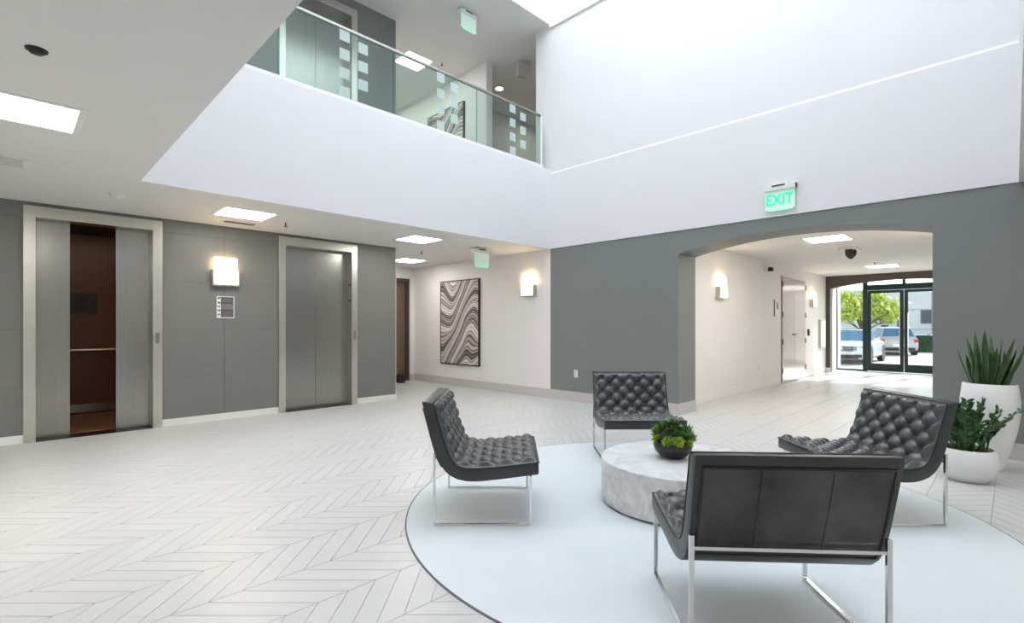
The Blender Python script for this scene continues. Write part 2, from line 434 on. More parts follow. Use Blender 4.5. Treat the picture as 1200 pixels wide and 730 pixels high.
# ------------------------------------------------------------------ arch wall
AY0, AY1, SPRING, CROWN = .55, 3.137, 2.135, 2.285
def arch_pts(y0, y1, zs, zc, n=24):
    h = (y1-y0)/2; r = (h*h+(zc-zs)**2)/(2*(zc-zs)); cy = (y0+y1)/2; cz = zc-r
    a = math.asin(h/r); return [(cy+r*math.sin(-a+2*a*i/n), cz+r*math.cos(-a+2*a*i/n)) for i in range(n+1)]
def arch_wall(y0, y1, z1, ay0, ay1, xa, xb):
    b = MB(); P = arch_pts(ay0, ay1, SPRING, CROWN)
    poly = [(y0, 0), (ay0, 0)]+P+[(ay1, 0), (y1, 0), (y1, z1), (y0, z1)]
    n = len(poly); b.box(xa, xb, y0, ay0, 0, z1); b.box(xa, xb, ay1, y1, 0, z1)
    for p, q in zip(P[:-1], P[1:]):
        b.add([(x, *v) for x in (xa, xb) for v in (p, q, (q[0], z1), (p[0], z1))],
              [(0,1,2,3), (4,7,6,5), (0,4,5,1), (3,2,6,7)])
    return b
struct(arch_wall(YMIN, Y1, CEIL, AY0, AY1, XW, XW+.5).build('wall_right', M['grey_paint'], smooth=20))
struct(MB().box(XW, XW+.3, Y1, YH, 0, CEIL).build('wall_hall_right', M['warm_white']))
struct(MB().box(XW-.012, XW+.5, Y0, Y1, CEIL+.001, 3.66).build('wall_upper_right', M['white_paint']))
struct(MB().prism([(XW-.012, 3.66), (XW+.014, 3.715), (XW+.014, 3.66)], 'y', Y0, Y1).build('trim_3', M['white_trim']))
struct(MB().box(XW, XW+.5, Y0, Y1, 3.66, CEIL2+.03).build('wall_upper_high', M['white_paint']))
br = MB()
for a, b_ in ((YMIN, AY0), (AY1, YH)): br.box(XW-.014, XW, a, b_, 0, .15)
br.box(XW-.014, XW+.5, AY1-.012, AY1, 0, .15)
struct(br.build('baseboard_right', M['base_grey']))
# fascias of the atrium
struct(MB().box(X0-.01, XW, Y1, Y1+.01, CEIL, CEIL+.12).box(X0-.15, XW, Y1, Y1+.14, CEIL+.12, CURB).build('wall_balcony', M['white_paint']))
struct(MB().box(X0-.01, X0, Y0, Y1, CEIL, CEIL+.12).box(X0-.15, X0, Y0-.15, Y1, CEIL+.12, CEIL2+.03).build('wall_atrium_rear', M['white_paint']))
struct(MB().box(X0-.01, XW, Y0-.01, Y0, CEIL, CEIL+.12).box(X0, XW, Y0-.15, Y0, CEIL+.12, CEIL2+.03).build('wall_atrium_near', M['white_paint']))

# ------------------------------------------------------------------ back of the lift hall
hb = MB().box(4.4, 5.2, YH, YH+.2, 0, CEIL).box(6.12, XW+.3, YH, YH+.2, 0, CEIL).box(5.2, 6.12, YH, YH+.2, 2.2, CEIL)
struct(hb.build('wall_back', M['warm_white']))
d1 = struct(empty('door_1', (5.66, YH+.1, 0)), 'brown door at the back of the lift hall')
B('door_leaf', M['brown_door'], d1, -.455, .455, 0, .05, .01, 2.19)
B('door_frame', M['brown_paint'], d1, -.46, -.40, -.1, 0, 0, 2.2); B('door_frame', M['brown_paint'], d1, .41, .46, -.1, 0, 0, 2.2)
B('door_frame', M['brown_paint'], d1, -.40, .41, -.1, 0, 2.13, 2.2)
struct(B('baseboard_back', M['base_grey'], None, 6.12, XW-.014, YH-.012, YH, 0, .14))
bag = thing('black_bag', 'small black bag on the floor by the brown hall door', 'bag', (5.74, 9.02, 0))
b = MB(); b.lathe([(.07,0), (.10,.02), (.105,.10), (.08,.17), (.03,.195)], 16); b.build('bag_body', M['black'], bag, smooth=50)
MB().tube([(-.05,0,.18), (-.03,0,.25), (.03,0,.25), (.05,0,.18)], .008, 6).build('bag_handle', M['dark_plastic'], bag, smooth=60)

# ------------------------------------------------------------------ upper level
wu = struct(lift_wall(FLOOR2, CEIL2, -1.2, [E2], DZ).build('wall_upper_left', M['panel_joint']))
for a, b_ in ((-1.2,.05), (.05,1.31), (1.31,E2[0]), (E2[1],4.40)):
    B('wall_panel', M['grey_panel'], wu, a+.0015, b_-.0015, YW, YW+.006, FLOOR2+.08, CEIL2)
B('wall_panel', M['grey_panel'], wu, E2[0], E2[1], YW, YW+.006, FLOOR2+DZ, CEIL2)
B('baseboard', M['base_white'], wu, E2[1], 4.41, YW-.012, YW+.006, FLOOR2, FLOOR2+.08)
struct(MB().box(4.18, 4.40, YW+.22, 10.5, FLOOR2, CEIL2).build('wall_upper_hall', M['warm_white']))
struct(MB().box(4.18, 10.5, 10.5, 10.7, FLOOR2, CEIL2).build('wall_upper_back', M['taupe_paint']))
struct(MB().box(XW, XW+.15, 6.92, 10.5, FLOOR2, CEIL2).build('wall_upper_hall_right', M['warm_white']))
struct(MB().box(XW, XW+.15, Y1, 5.68, FLOOR2, CEIL2).build('wall_upper_pier', M['white_paint']))
struct(MB().box(XW+.15, 10.5, 8.4, 8.6, FLOOR2, CEIL2).build('wall_upper_room', M['taupe_paint']))
struct(MB().box(10.3, 10.5, Y1, 8.4, FLOOR2, CEIL2).build('wall_upper_end', M['taupe_paint']))
struct(MB().box(XW+.5, 10.3, Y1-.1, Y1+.1, FLOOR2, CEIL2).build('wall_upper_side', M['taupe_paint']))
struct(MB().box(-1.4, -1.2, Y1, YW+.2, FLOOR2, CEIL2).build('wall_upper_far_end', M['white_paint']))

# glass balustrade along the balcony
gb = thing('glass_balustrade', 'glass balustrade with frosted squares and thin metal handrail along the balcony edge', 'balustrade', (X0, Y1+.07, CURB))
HR = .84
B('base_shoe', M['white_trim'], gb, -.15, XW-X0-.16, -.05, .05, 0, .05)
B('handrail', M['rail_metal'], gb, -.15, XW-X0-.17, -.018, .018, HR, HR+.035, bevel=.008)
sq = MB().box(-.062, .062, -.0012, .0012, -.062, .062).mesh('frosted_square', M['frosted'])
edges = [.63, 1.99, 3.352, 4.716, 6.07]
for a, b_ in zip(edges[:-1], edges[1:]):
    a, b_ = a-X0, b_-X0
    g = B('glass_panel', M['rail_glass'], gb, max(a, -.15)+.004, b_-.004, -.006, .006, .05, HR)
    B('panel_edge', M['rail_edge'], g, b_-.004, b_+.004, -.006, .006, .05, HR)
    for cx, offs in ((a+.72, .0), (a+.95, -.06)):
        for k in range(4):
            z = .13+offs+.215*k
            if z < .1: continue
            link('frosted_square', sq, g, (cx, -.008, z))
B('end_post', M['white_trim'], gb, 6.07-X0, 6.09-X0, -.03, .03, 0, HR)

# ------------------------------------------------------------------ corridor to the entrance
struct(MB().box(XW+.5, 16.05, YC1, YC1+.2, 0, CEIL).build('wall_corridor_left', M['warm_white']))
struct(MB().box(XW+.5, 16.05, YC0-.2, YC0, 0, CEIL).build('wall_corridor_right', M['warm_white']))
struct(B('baseboard_corridor', M['base_white'], None, XW+.5, 11.18, YC1-.012, YC1, 0, .14))
struct(B('baseboard_corridor_end', M['base_white'], None, 12.99, XE, YC1-.012, YC1, 0, .14))
struct(arch_wall(YC0, YC1, CEIL, .5, 3.30, XE, XE+.22).build('wall_entrance', M['brown_paint'], smooth=20))
struct(B('trim_4', M['warm_white'], None, XE-.01, XE+.01, 3.30, YC1-.013, 0, .12))
# pale double door
d2 = struct(empty('door_2', (12.085, YC1, 0)), 'pale double door in the corridor with dark hinges')
for s in (-1, 1):
    lf = B('door_leaf', M['pale_door'], d2, s*.004, s*.80, -.025, .0, .015, 2.20, bevel=.003)
    for z in (.25, .85, 1.42, 2.05):
        B('hinge', M['hinge'], lf, s*.785, s*.825, -.036, -.024, z-.055, z+.055)
    B('door_frame', M['door_trim'], d2, s*.805, s*.822, -.012, .0, 0, 2.23)
B('door_frame', M['warm_white'], d2, -.835, .835, -.03, .0, 2.205, 2.23)
h = MB().tube([(-.16,-.025,1.0), (-.16,-.06,1.0), (.02,-.06,1.0)], .012, 8); h.build('lever_handle', M['steel_dark'], d2, smooth=40)

# entrance storefront
XS = 15.9
win = struct(empty('window_2', (XS, 0, 0)), 'dark framed glass storefront at the entrance')
def bar(parent, y0, y1, z0, z1, n='frame_bar', t=.05): return B(n, M['storefront'], parent, -t, t, y0, y1, z0, z1, bevel=.004)
bar(win, 2.71, 2.81, 0, CEIL); bar(win, YC1-.015, YC1, 0, CEIL); bar(win, YC0, YC0+.06, 0, CEIL); bar(win, 1.08, 1.16, 0, CEIL)
bar(win, YC0+.06, 1.08, 2.11, 2.25); bar(win, 1.16, 2.71, 2.11, 2.25); bar(win, YC0+.06, 1.08, 0, .06); bar(win, 2.81, YC1-.015, 0, .04)
bar(win, 1.92, 1.98, 2.25, CEIL)
for a, b_, z0, z1 in ((2.81, YC1-.015, .04, CEIL), (1.98, 2.71, 2.25, CEIL), (1.16, 1.92, 2.25, CEIL), (YC0+.06, 1.08, .06, 2.11), (YC0+.06, 1.08, 2.25, CEIL)):
    B('pane', M['clear_glass'], win, -.006, .006, a, b_, z0, z1)
for n_, (ya, yb), hy in (('door_3', (1.955, 2.705), 2.03), ('door_4', (1.165, 1.945), 1.87)):
    d = struct(empty(n_, (XS, 0, 0)), 'dark framed glass entrance door')
    bar(d, ya, ya+.075, .01, 2.10, 'stile', .025); bar(d, yb-.075, yb, .01, 2.10, 'stile', .025)
    bar(d, ya+.075, yb-.075, .01, .21, 'bottom_rail', .025); bar(d, ya+.075, yb-.075, 2.03, 2.10, 'top_rail', .025)
    B('pane', M['clear_glass'], d, -.005, .005, ya+.075, yb-.075, .21, 2.03)
    MB().tube([(-.025, hy, .5), (-.075, hy, .5), (-.075, hy, 1.5), (-.025, hy, 1.5)], .012, 8).build('pull_handle', M['chrome'], d, smooth=40)

# ------------------------------------------------------------------ rug
rug = thing('round_rug', 'large round pale blue-grey rug under the chairs and drum table', 'rug', (*RUG_C, 0))
MB().lathe([(RUG_R-.008, .0005), (RUG_R-.008, .006), (.02, .006)], 128).build('rug_pile', M['rug'], rug, smooth=30)
MB().lathe([(RUG_R-.008, .0005), (RUG_R, .0005), (RUG_R, .005), (RUG_R-.008, .0065), (RUG_R-.008, .0005)], 128, cap=False).build('edge_binding', M['rug_edge'], rug)

# ------------------------------------------------------------------ lounge chairs
CW = .348
def catmull(P, n):
    out = []
    for i in range(len(P)-1):
        p0 = Vector(P[max(i-1, 0)]); p1 = Vector(P[i]); p2 = Vector(P[i+1]); p3 = Vector(P[min(i+2, len(P)-1)])
        for k in range(n):
            t = k/n; out.append(.5*((2*p1)+(p2-p0)*t+(2*p0-5*p1+4*p2-p3)*t*t+(3*p1-p0-3*p2+p3)*t**3))
    out.append(Vector(P[-1])); return out
INNER = [(.318,.372), (.20,.358), (.05,.343), (-.08,.337), (-.155,.352), (-.20,.398), (-.235,.488), (-.272,.61), (-.303,.722)]
OUTER = [(.318,.300), (.20,.285), (.06,.268), (-.05,.258), (-.14,.265), (-.215,.300), (-.265,.365), (-.298,.455), (-.335,.59), (-.372,.732)]
def resample(P, n):
    L = [0]
    for a, b_ in zip(P[:-1], P[1:]): L.append(L[-1]+(b_-a).length)
    out = []; j = 0
    for i in range(n+1):
        t = L[-1]*i/n
        while j < len(L)-2 and L[j+1] < t: j += 1
        f = (t-L[j])/max(1e-9, L[j+1]-L[j]); out.append(P[j].lerp(P[j+1], min(1, f)))
    return out, L[-1]
def make_chair(label):
    root = thing('lounge_chair', label, 'chair', group='tufted lounge chairs around the drum table')
    NS, NT = 168, 120
    inn, LEN = resample(catmull(INNER, 24), NS); out, _ = resample(catmull(OUTER, 24), NS)
    # shell: sides, underside and smooth back
    sb = MB(); st = 8
    idx = list(range(0, NS+1, st))
    ring = [inn[i] for i in idx]+[out[i] for i in reversed(idx)]
    m = len(ring); h2 = m//2
    vs = [(p.x, y, p.y) for y in (-CW, CW) for p in ring]
    fs = [(i, (i+1) % m, m+(i+1) % m, m+i) for i in range(m)]
    for r in (0, 1):
        for i in range(h2-1): fs.append((r*m+i, r*m+i+1, r*m+m-2-i, r*m+m-1-i))
    sb.add(vs, fs); sb.build('shell', M['leather_side'], root, smooth=50, bevel=.011)
    idx = list(range(0, NS+1, 3))
    # back panel inset with its own piping
    bp = MB(); k0 = int(NS*.60); k1 = NS-4; pts = [out[i] for i in range(k0, k1, 4)]
    def off(i, o_):
        t = (out[min(i+1, NS)]-out[max(i-1, 0)]).normalized(); nn = Vector((-t.y, t.x)); 
        if nn.x > 0: nn = -nn
        return out[i]+nn*o_
    ids = list(range(k0, k1, 4))
    hw = CW-.028
    for i, j in zip(ids[:-1], ids[1:]):
        a, b_ = off(i, .004), off(j, .004)
        bp.quad((a.x,-hw,a.y), (a.x,hw,a.y), (b_.x,hw,b_.y), (b_.x,-hw,b_.y))
    bp.build('back_panel', M['leather_back'], root, smooth=60)
    loop = [(off(i,.005).x, -hw, off(i,.005).y) for i in ids]; e_ = off(ids[-1], .005)
    loop += [(e_.x, y, e_.y) for y in (-.3,-.15,0,.15,.3)]
    loop += [(off(i,.005).x, hw, off(i,.005).y) for i in reversed(ids)]
    e_ = off(ids[0], .005); loop += [(e_.x, y, e_.y) for y in (.3,.15,0,-.15,-.3)]
    MB().tube(loop, .0045, 6, closed=True).build('back_piping', M['piping'], root, smooth=60)
    for y in (-.12, .12):
        MB().tube([(off(i,.0045).x, y, off(i,.0045).y) for i in ids], .0016, 4).build('seam', M['piping'], root, smooth=60)
    # front edge piping
    loop = []
    for y, seq in ((-CW+.002, idx), (CW-.002, idx[::-1])):
        for i in seq: loop.append((inn[i].x, y, inn[i].y))
    MB().tube(loop, .0045, 6, closed=True).build('edge_piping', M['piping'], root, smooth=60)
    # tufted cushion
    A, Bv = .1335, .0655
    buttons = []
    rows_ = int((LEN-.05)/Bv)
    top = LEN-.045
    def tuft(s, t):
        e = min(s, LEN-s, CW-abs(t)); ed = min(1, max(0, e/.034)); ed = ed*ed*(3-2*ed)
        u = (top-s)/(2*Bv); p = t/A+u; q = t/A-u
        sp, sq_ = abs(math.sin(math.pi*p)), abs(math.sin(math.pi*q))
        inside = min(1, max(0, (CW-.012-abs(t))/.02))
        dome = (sp*sq_)**.55
        hgt = .007+.030*dome
        # dimple at the nearest button
        pr, qr = p-round(p), q-round(q)
        dt = (pr+qr)/2*A; ds = (pr-qr)*Bv; d2_ = dt*dt+ds*ds
        hgt -= .028*math.exp(-d2_/(2*.012**2))
        plain = .026
        return ed*(inside*hgt+(1-inside)*plain*.9)
    cb_ = MB(); vs = []
    for i in range(NS+1):
        t_ = (inn[min(i+1, NS)]-inn[max(i-1, 0)]).normalized(); nn = Vector((t_.y, -t_.x))
        if nn.y < 0 and i < NS*.5: nn = -nn
        if i >= NS*.5 and nn.x < 0: nn = -nn
        for j in range(NT+1):
            y = -CW+.003+(2*CW-.006)*j/NT; hh = tuft(LEN*i/NS, y)+.001
            vs.append((inn[i].x+nn.x*hh, y, inn[i].y+nn.y*hh))
    fs = [(i*(NT+1)+j, i*(NT+1)+j+1, (i+1)*(NT+1)+j+1, (i+1)*(NT+1)+j) for i in range(NS) for j in range(NT)]
    cb_.add(vs, fs); cush = cb_.build('tufted_cushion', M['leather'], root, smooth=180)
    bmesh_ = MB().lathe([(.0095,-.002), (.0095,.002), (.007,.0045), (.002,.006)], 10).mesh('button', M['button'], smooth=60)
    for r in range(rows_+1):
        s = top-r*Bv
        if s < .05: break
        i = min(NS-1, max(1, int(round(s/LEN*NS)))); t_ = (inn[i+1]-inn[i-1]).normalized(); nn = Vector((t_.y, -t_.x))
        if (i < NS*.5 and nn.y < 0) or (i >= NS*.5 and nn.x < 0): nn = -nn
        for kx in ((-2,-1,0,1,2) if r % 2 == 0 else (-1.5,-.5,.5,1.5)):
            hgt = tuft(s, kx*A)
            o_ = link('button', bmesh_, cush, (inn[i].x+nn.x*(hgt+.001), kx*A, inn[i].y+nn.y*(hgt+.001)))
            o_.rotation_euler = Vector((nn.x, 0, nn.y)).to_track_quat('Z', 'Y').to_euler()
    # chrome sled frame
    for s in (-1, 1):
        y = s*.34
        B('rear_leg', M['chrome'], root, -.303, -.289, y-.009, y+.009, 0, .425, bevel=.002)
        B('front_leg', M['chrome'], root, .262, .276, y-.009, y+.009, 0, .292, bevel=.002)
        B('runner', M['chrome'], root, -.289, .262, y-.009, y+.009, 0, .013, bevel=.002)
    B('crossbar', M['chrome'], root, -.301, -.291, -.331, .331, .371, .385, bevel=.002)
    return root
RZ = .0065
def place(o, l, d, fl, fd, label):
    x, y = FL(l, d); o.location = (x, y, RZ)
    fx, fy = FL(fl, fd); o.rotation_euler = (0, 0, math.atan2(fy, fx)); o['label'] = label
ch = make_chair('x')
place(ch, 1.0, 2.075, .058, .998, 'black leather lounge chair showing its smooth back panel and chrome crossbar')
place(copy_tree(ch), -.16, 3.29, 1, 0, 'black tufted leather lounge chair on the elevator side of the drum table')
place(copy_tree(ch), 1.13, 4.545, 0, -1, 'black tufted leather lounge chair behind the succulent bowl, its back to the grey arch wall')
place(copy_tree(ch), 2.235, 3.27, -1, 0, 'black tufted leather lounge chair in front of the white planters')

# ------------------------------------------------------------------ drum table and succulents
TX, TY = FL(1.13, 3.38); TR, TH = .52, .285
tb = thing('coffee_table', 'round pale concrete drum coffee table between the lounge chairs', 'table', (TX, TY, RZ))
MB().lathe([(TR-.015,.012), (TR,.014), (TR,TH-.004), (TR-.004,TH)], 96, cap=False).build('drum', M['drum_side'], tb, smooth=40)
MB().lathe([(TR-.004,TH-.001), (.01,TH)], 96).build('table_top', M['drum_top'], tb, smooth=40)
MB().lathe([(TR-.02,0), (TR-.02,.014), (.01,.0141)], 96).build('plinth', M['dark_plastic'], tb, smooth=40)
sx, sy = FL(1.09, 3.40)
bw = thing('succulent_bowl', 'black round bowl of mixed green succulents on the drum table', 'plant', (sx, sy, RZ+TH))
MB().lathe([(.055,0), (.085,.012), (.118,.045), (.130,.085), (.124,.118), (.116,.118), (.118,.085), (.08,.07)], 40).build('bowl', M['bowl_black'], bw, smooth=50)
MB().lathe([(.116,.104), (.02,.122)], 24).build('soil', M['soil'], bw, smooth=50)
def rosette(r, n, up, mats_):
    b = MB()
    for ring_ in range(3):
        k = n-ring_*2
        for i in range(max(3, k)):
            a = 2*math.pi*(i+.5*ring_)/max(3, k)+random.uniform(-.1,.1); L_ = r*(1-.25*ring_)*random.uniform(.9,1.1); e = up*(.35+.5*ring_)
            dx, dy = math.cos(a), math.sin(a); wd = L_*.30
            p = [(0,0,0), (dx*L_*.55-dy*wd, dy*L_*.55+dx*wd, L_*e*.6), (dx*L_, dy*L_, L_*e*1.05), (dx*L_*.55+dy*wd, dy*L_*.55-dx*wd, L_*e*.6), (dx*L_*.5, dy*L_*.5, L_*e*.42)]
            p2 = [(q[0], q[1], q[2]+.006*(j in (1,3,4))) for j, q in enumerate(p)]
            b.add(p, [(0,4,1), (4,2,1), (0,3,4), (4,3,2)]); b.add([(x, y, z+.005) for x, y, z in p], [(0,1,4), (4,1,2), (0,4,3), (4,2,3)])
    return b.mesh('succulent', mats_, fix=False)
kinds = [rosette(.045, 9, .8, M['succ_green']), rosette(.04, 10, 1.0, M['succ_lime']), rosette(.042, 8, .9, M['succ_dark']), rosette(.036, 9, .9, M['succ_pale']), rosette(.055, 8, 1.5, M['succ_green'])]
rng = random.Random(3)
for i in range(26):
    a = i*2.39996; r = .115*math.sqrt((i+.6)/26)
    k = rng.choice([0,0,2,2,2,3,4,1]) if r > .05 else rng.choice([0,4,3,2])
    o_ = link('succulent', kinds[k], bw, (r*math.cos(a), r*math.sin(a), (.118+(.115-r)*.85)+rng.uniform(0,.012)))
    t = Vector((math.cos(a)*r*8, math.sin(a)*r*8, 1)).to_track_quat('Z', 'Y').to_euler(); o_.rotation_euler = t
    o_.scale = [rng.uniform(.8,1.15)]*3
for a in (225, 190, 262, 330, 20):
    a = math.radians(a+0); o_ = link('succulent', kinds[1], bw, (.112*math.cos(a), .112*math.sin(a), .12)); o_.rotation_euler = Vector((math.cos(a), math.sin(a), .7)).to_track_quat('Z','Y').to_euler()

# ------------------------------------------------------------------ white planters
vx, vy = FL(3.95, 4.15)
vp = thing('snake_plant_planter', 'tall white ceramic planter with an upright snake plant', 'plant', (vx, vy, 0))
MB().lathe([(.075,0), (.085,.004), (.115,.12), (.165,.32), (.186,.47), (.186,.57), (.172,.70), (.168,.708), (.155,.708), (.155,.66)], 48, cap=False).build('planter', M['ceramic'], vp, smooth=40)
MB().lathe([(.155,.665), (.02,.68)], 24).build('soil', M['soil'], vp, smooth=50)
def blade(L_, wd, lean, az, tw, curl=.15):
    b = MB(); N = 9; vs = []
    for i in range(N+1):
        t = i/N; wv = wd*(.55+.9*t-.25*t*t if t < .55 else (.97-.0)*max(0, 1-((t-.55)/.45)**2.0))
        ang = tw*t; r = lean*L_*t+curl*lean*L_*t*t
        c_ = Vector((r, 0, L_*t*(1-.25*lean*lean)))
        sd = Vector((math.sin(ang)*.4, math.cos(ang), 0)); fo = .22*wv
        for k in (-1, -.88, 0, .88, 1):
            vs.append(c_+sd*(wv*.5*k)+Vector((fo*k*k, 0, 0)))
    for i in range(N):
        for k in range(4):
            b.cur = 1 if k in (0, 3) else 0
            b.add([], []); b.f.append([i*5+k, i*5+k+1, (i+1)*5+k+1, (i+1)*5+k]); b.mi.append(b.cur)
    b.v = [tuple(v) for v in vs]
    return b.mesh('leaf', [M['snake_leaf'], M['snake_edge']], smooth=60, fix=False)
rng = random.Random(11)
for i in range(30):
    a = i*2.4; r = .115*math.sqrt((i+.5)/30)
    L_ = rng.uniform(.28,.50)*(1-.9*max(0, r-.06)) if i > 3 else rng.uniform(.42,.54)
    lean = rng.uniform(.0,.28) if i % 5 else rng.uniform(.3,.5)
    link('leaf', blade(L_, rng.uniform(.042,.062), lean, 0, rng.uniform(-.9,.9)), vp, (r*math.cos(a), r*math.sin(a), .665), (0, 0, a+rng.uniform(-.6,.6)))
zx, zy = FL(3.50, 3.86)
zp = thing('zz_plant_planter', 'low white round planter bowl with glossy dark green leafy plant', 'plant', (zx, zy, 0))
MB().lathe([(.115,0), (.125,.004), (.165,.06), (.186,.125), (.184,.17), (.170,.235), (.165,.245), (.152,.245), (.152,.21)], 48, cap=False).build('planter', M['ceramic'], zp, smooth=40)
MB().lathe([(.155,.215), (.02,.23)], 24).build('soil', M['soil'], zp, smooth=50)
def frond(L_, lean, nl, seed):
    rg = random.Random(seed); b = MB(); pts = []
    for i in range(9):
        t = i/8; pts.append(Vector((lean*L_*(t*.55+.55*t*t), 0, L_*(t-.28*lean*t*t))))
    b.cur = 0; b.tube(pts, .007, 6, taper=.35)
    for i in range(nl):
        t = .22+.78*i/nl; f = t*8; j = min(7, int(f)); p = pts[j].lerp(pts[j+1], f-j); dr = (pts[j+1]-pts[j]).normalized()
        s = 1 if i % 2 else -1
        out_ = (Vector((0, s, 0))*.95+dr*.75+Vector((rg.uniform(-.6,.6), 0, rg.uniform(-.1,.4)))).normalized()
        ll = rg.uniform(.055,.075)*(1.1-.35*t); wd = ll*.27; side = out_.cross(dr.cross(out_)).normalized() if False else dr.cross(out_).cross(out_).normalized()
        nn = out_.cross(side).normalized()
        q = [p, p+out_*ll*.35+side*wd*.85-nn*.002, p+out_*ll*.7+side*wd*.7-nn*.004, p+out_*ll*1.0-nn*.012, p+out_*ll*.7-side*wd*.7-nn*.004, p+out_*ll*.35-side*wd*.85-nn*.002, p+out_*ll*.5+nn*.004]
        b.cur = 1; b.add(q, [(0,1,6), (1,2,6), (2,3,6), (3,4,6), (4,5,6), (5,0,6)])
    return b.mesh('frond', [M['stem'], M['zz_leaf']], smooth=60, fix=False)
fm = [frond(.34, .22, 20, 1), frond(.30, .45, 18, 2), frond(.38, .12, 22, 3), frond(.35, .6, 20, 4)]
rng = random.Random(5)
for i in range(24):
    a = i*2.4; r = .11*math.sqrt((i+.4)/24); k = [2,0,2,0,1,0,3,1,0,1,3,0][i % 12]
    o_ = link('frond', fm[k], zp, (r*math.cos(a), r*math.sin(a), .215), (0, 0, a+rng.uniform(-.5,.5))); o_.scale = [rng.uniform(.85,1.15)]*3

# ------------------------------------------------------------------ light fittings
def troffer(x0, x1, y0, y1, z, label, grp='square recessed ceiling lights'):
    t = thing('ceiling_light', label, 'ceiling light', ((x0+x1)/2, (y0+y1)/2, z), group=grp)
    hx, hy = (x1-x0)/2, (y1-y0)/2; f = .035
    fr = MB().box(-hx-f, -hx, -hy-f, hy+f, -.006, 0).box(hx, hx+f, -hy-f, hy+f, -.006, 0).box(-hx, hx, -hy-f, -hy, -.006, 0).box(-hx, hx, hy, hy+f, -.006, 0)
    fr.build('frame', M['white_trim'], t)
    B('diffuser', M['troffer_glow'], t, -hx, hx, -hy, hy, -.003, -.001)
    return t
troffer(-.91, .286, 3.86, 4.33, CEIL, 'long recessed ceiling light by the black smoke detector')
troffer(1.62, 2.12, 5.88, 6.35, CEIL, 'square recessed ceiling light over the wall between the two elevators')
troffer(3.97, 4.44, 5.88, 6.36, CEIL, 'square recessed ceiling light over the lift hall corner')
troffer(5.18, 5.66, 8.0, 8.48, CEIL, 'square recessed ceiling light deep inside the lift hall')
troffer(5.05, 5.55, 7.65, 8.13, CEIL2, 'square recessed ceiling light on the upper floor')
troffer(8.08, 8.62, 1.65, 2.15, CEIL, 'square recessed ceiling light in the entrance corridor near the arch')
troffer(6.95, 7.49, 1.65, 2.15, CEIL, 'unseen square ceiling light added right behind the arch')  # hidden by the arch, added to brighten the corridor
troffer(12.7, 13.24, 1.7, 2.2, CEIL, 'square recessed ceiling light in the corridor close to the entrance')
troffer(-1.6, -1.1, -1.6, -1.1, CEIL, 'unseen added square ceiling light in the low part of the lobby by the rear wall corner')  # added behind the camera to lift the low ceiling
troffer(-2.9, -1.7, 3.86, 4.33, CEIL, 'unseen added long ceiling light near the rear wall')  # out of view, added to fill the elevator wall and low ceiling
troffer(2.2, 2.7, -1.8, -1.3, CEIL, 'unseen added square ceiling light on the near side of the atrium')  # unseen extra light, added for bounce onto the low ceiling
troffer(4.6, 5.1, -1.8, -1.3, CEIL, 'unseen added square ceiling light on the near side of the arch wall')  # another out-of-frame light, added to fill the lobby
troffer(1.6, 2.1, 6.0, 6.48, CEIL2, 'unseen added square ceiling light over the upstairs balcony')  # above the frame edge, added to lighten the upper floor
troffer(5.05, 5.55, 9.3, 9.8, CEIL2, 'unseen added square ceiling light at the back of the upstairs hall')  # hidden by the wall corner, added to lighten the upper ceiling
troffer(8.6, 9.1, 7.2, 7.7, CEIL2, 'unseen added square ceiling light in the upstairs room')  # hidden behind the pier, added to brighten the taupe wall
dl = thing('downlight', 'small round downlight in the ceiling of the upstairs room', 'ceiling light', (7.17, 7.54, CEIL2))
MB().lathe([(.075,-.004), (.095,-.006), (.10,0)], 24, cap=False).build('trim_ring', M['white_trim'], dl); MB().lathe([(.075,-.004), (.01,-.0035)], 24).build('lens', M['troffer_glow'], dl)

def sconce(loc, rz, label):                         # local -y points into the room
    t = thing('wall_sconce', label, 'wall lamp', loc, rz, 'glowing wall sconces')
    B('back_plate', M['steel_frame'], t, -.12, .12, -.012, 0, -.13, .1)
    B('glass_shade', M['sconce_glow'], t, -.13, .13, -.07, -.018, -.155, .175, bevel=.01)
    u = empty('bracket', parent=t) if False else None
    for s in (-1, 1): B('bracket_arm', M['steel_frame'], t, s*.134, s*.152, -.08, -.0, -.16, .02)
    B('bracket_base', M['steel_frame'], t, -.152, .152, -.08, -.0, -.178, -.16)
    return t
sconce((1.914, YW, 1.86), 0, 'glowing wall sconce above the sign between the elevators')
sconce((XW, 5.82, 1.86), -math.pi/2, 'glowing wall sconce on the white wall by the wave artwork')
sconce((8.19, YC1, 1.80), 0, 'glowing wall sconce in the corridor just inside the arch')
sconce((8.19, YC0, 1.80), math.pi, 'unseen added wall sconce on the corridor wall opposite the outlet')  # mirrors the sconce across, added unseen to light the corridor
sconce((13.47, YC0, 1.80), math.pi, 'unseen added wall sconce on the corridor wall facing the directory panel')  # second mirrored sconce, added out of view as corridor fill
sconce((13.47, YC1, 1.80), 0, 'glowing wall sconce between the pale double door and entrance')

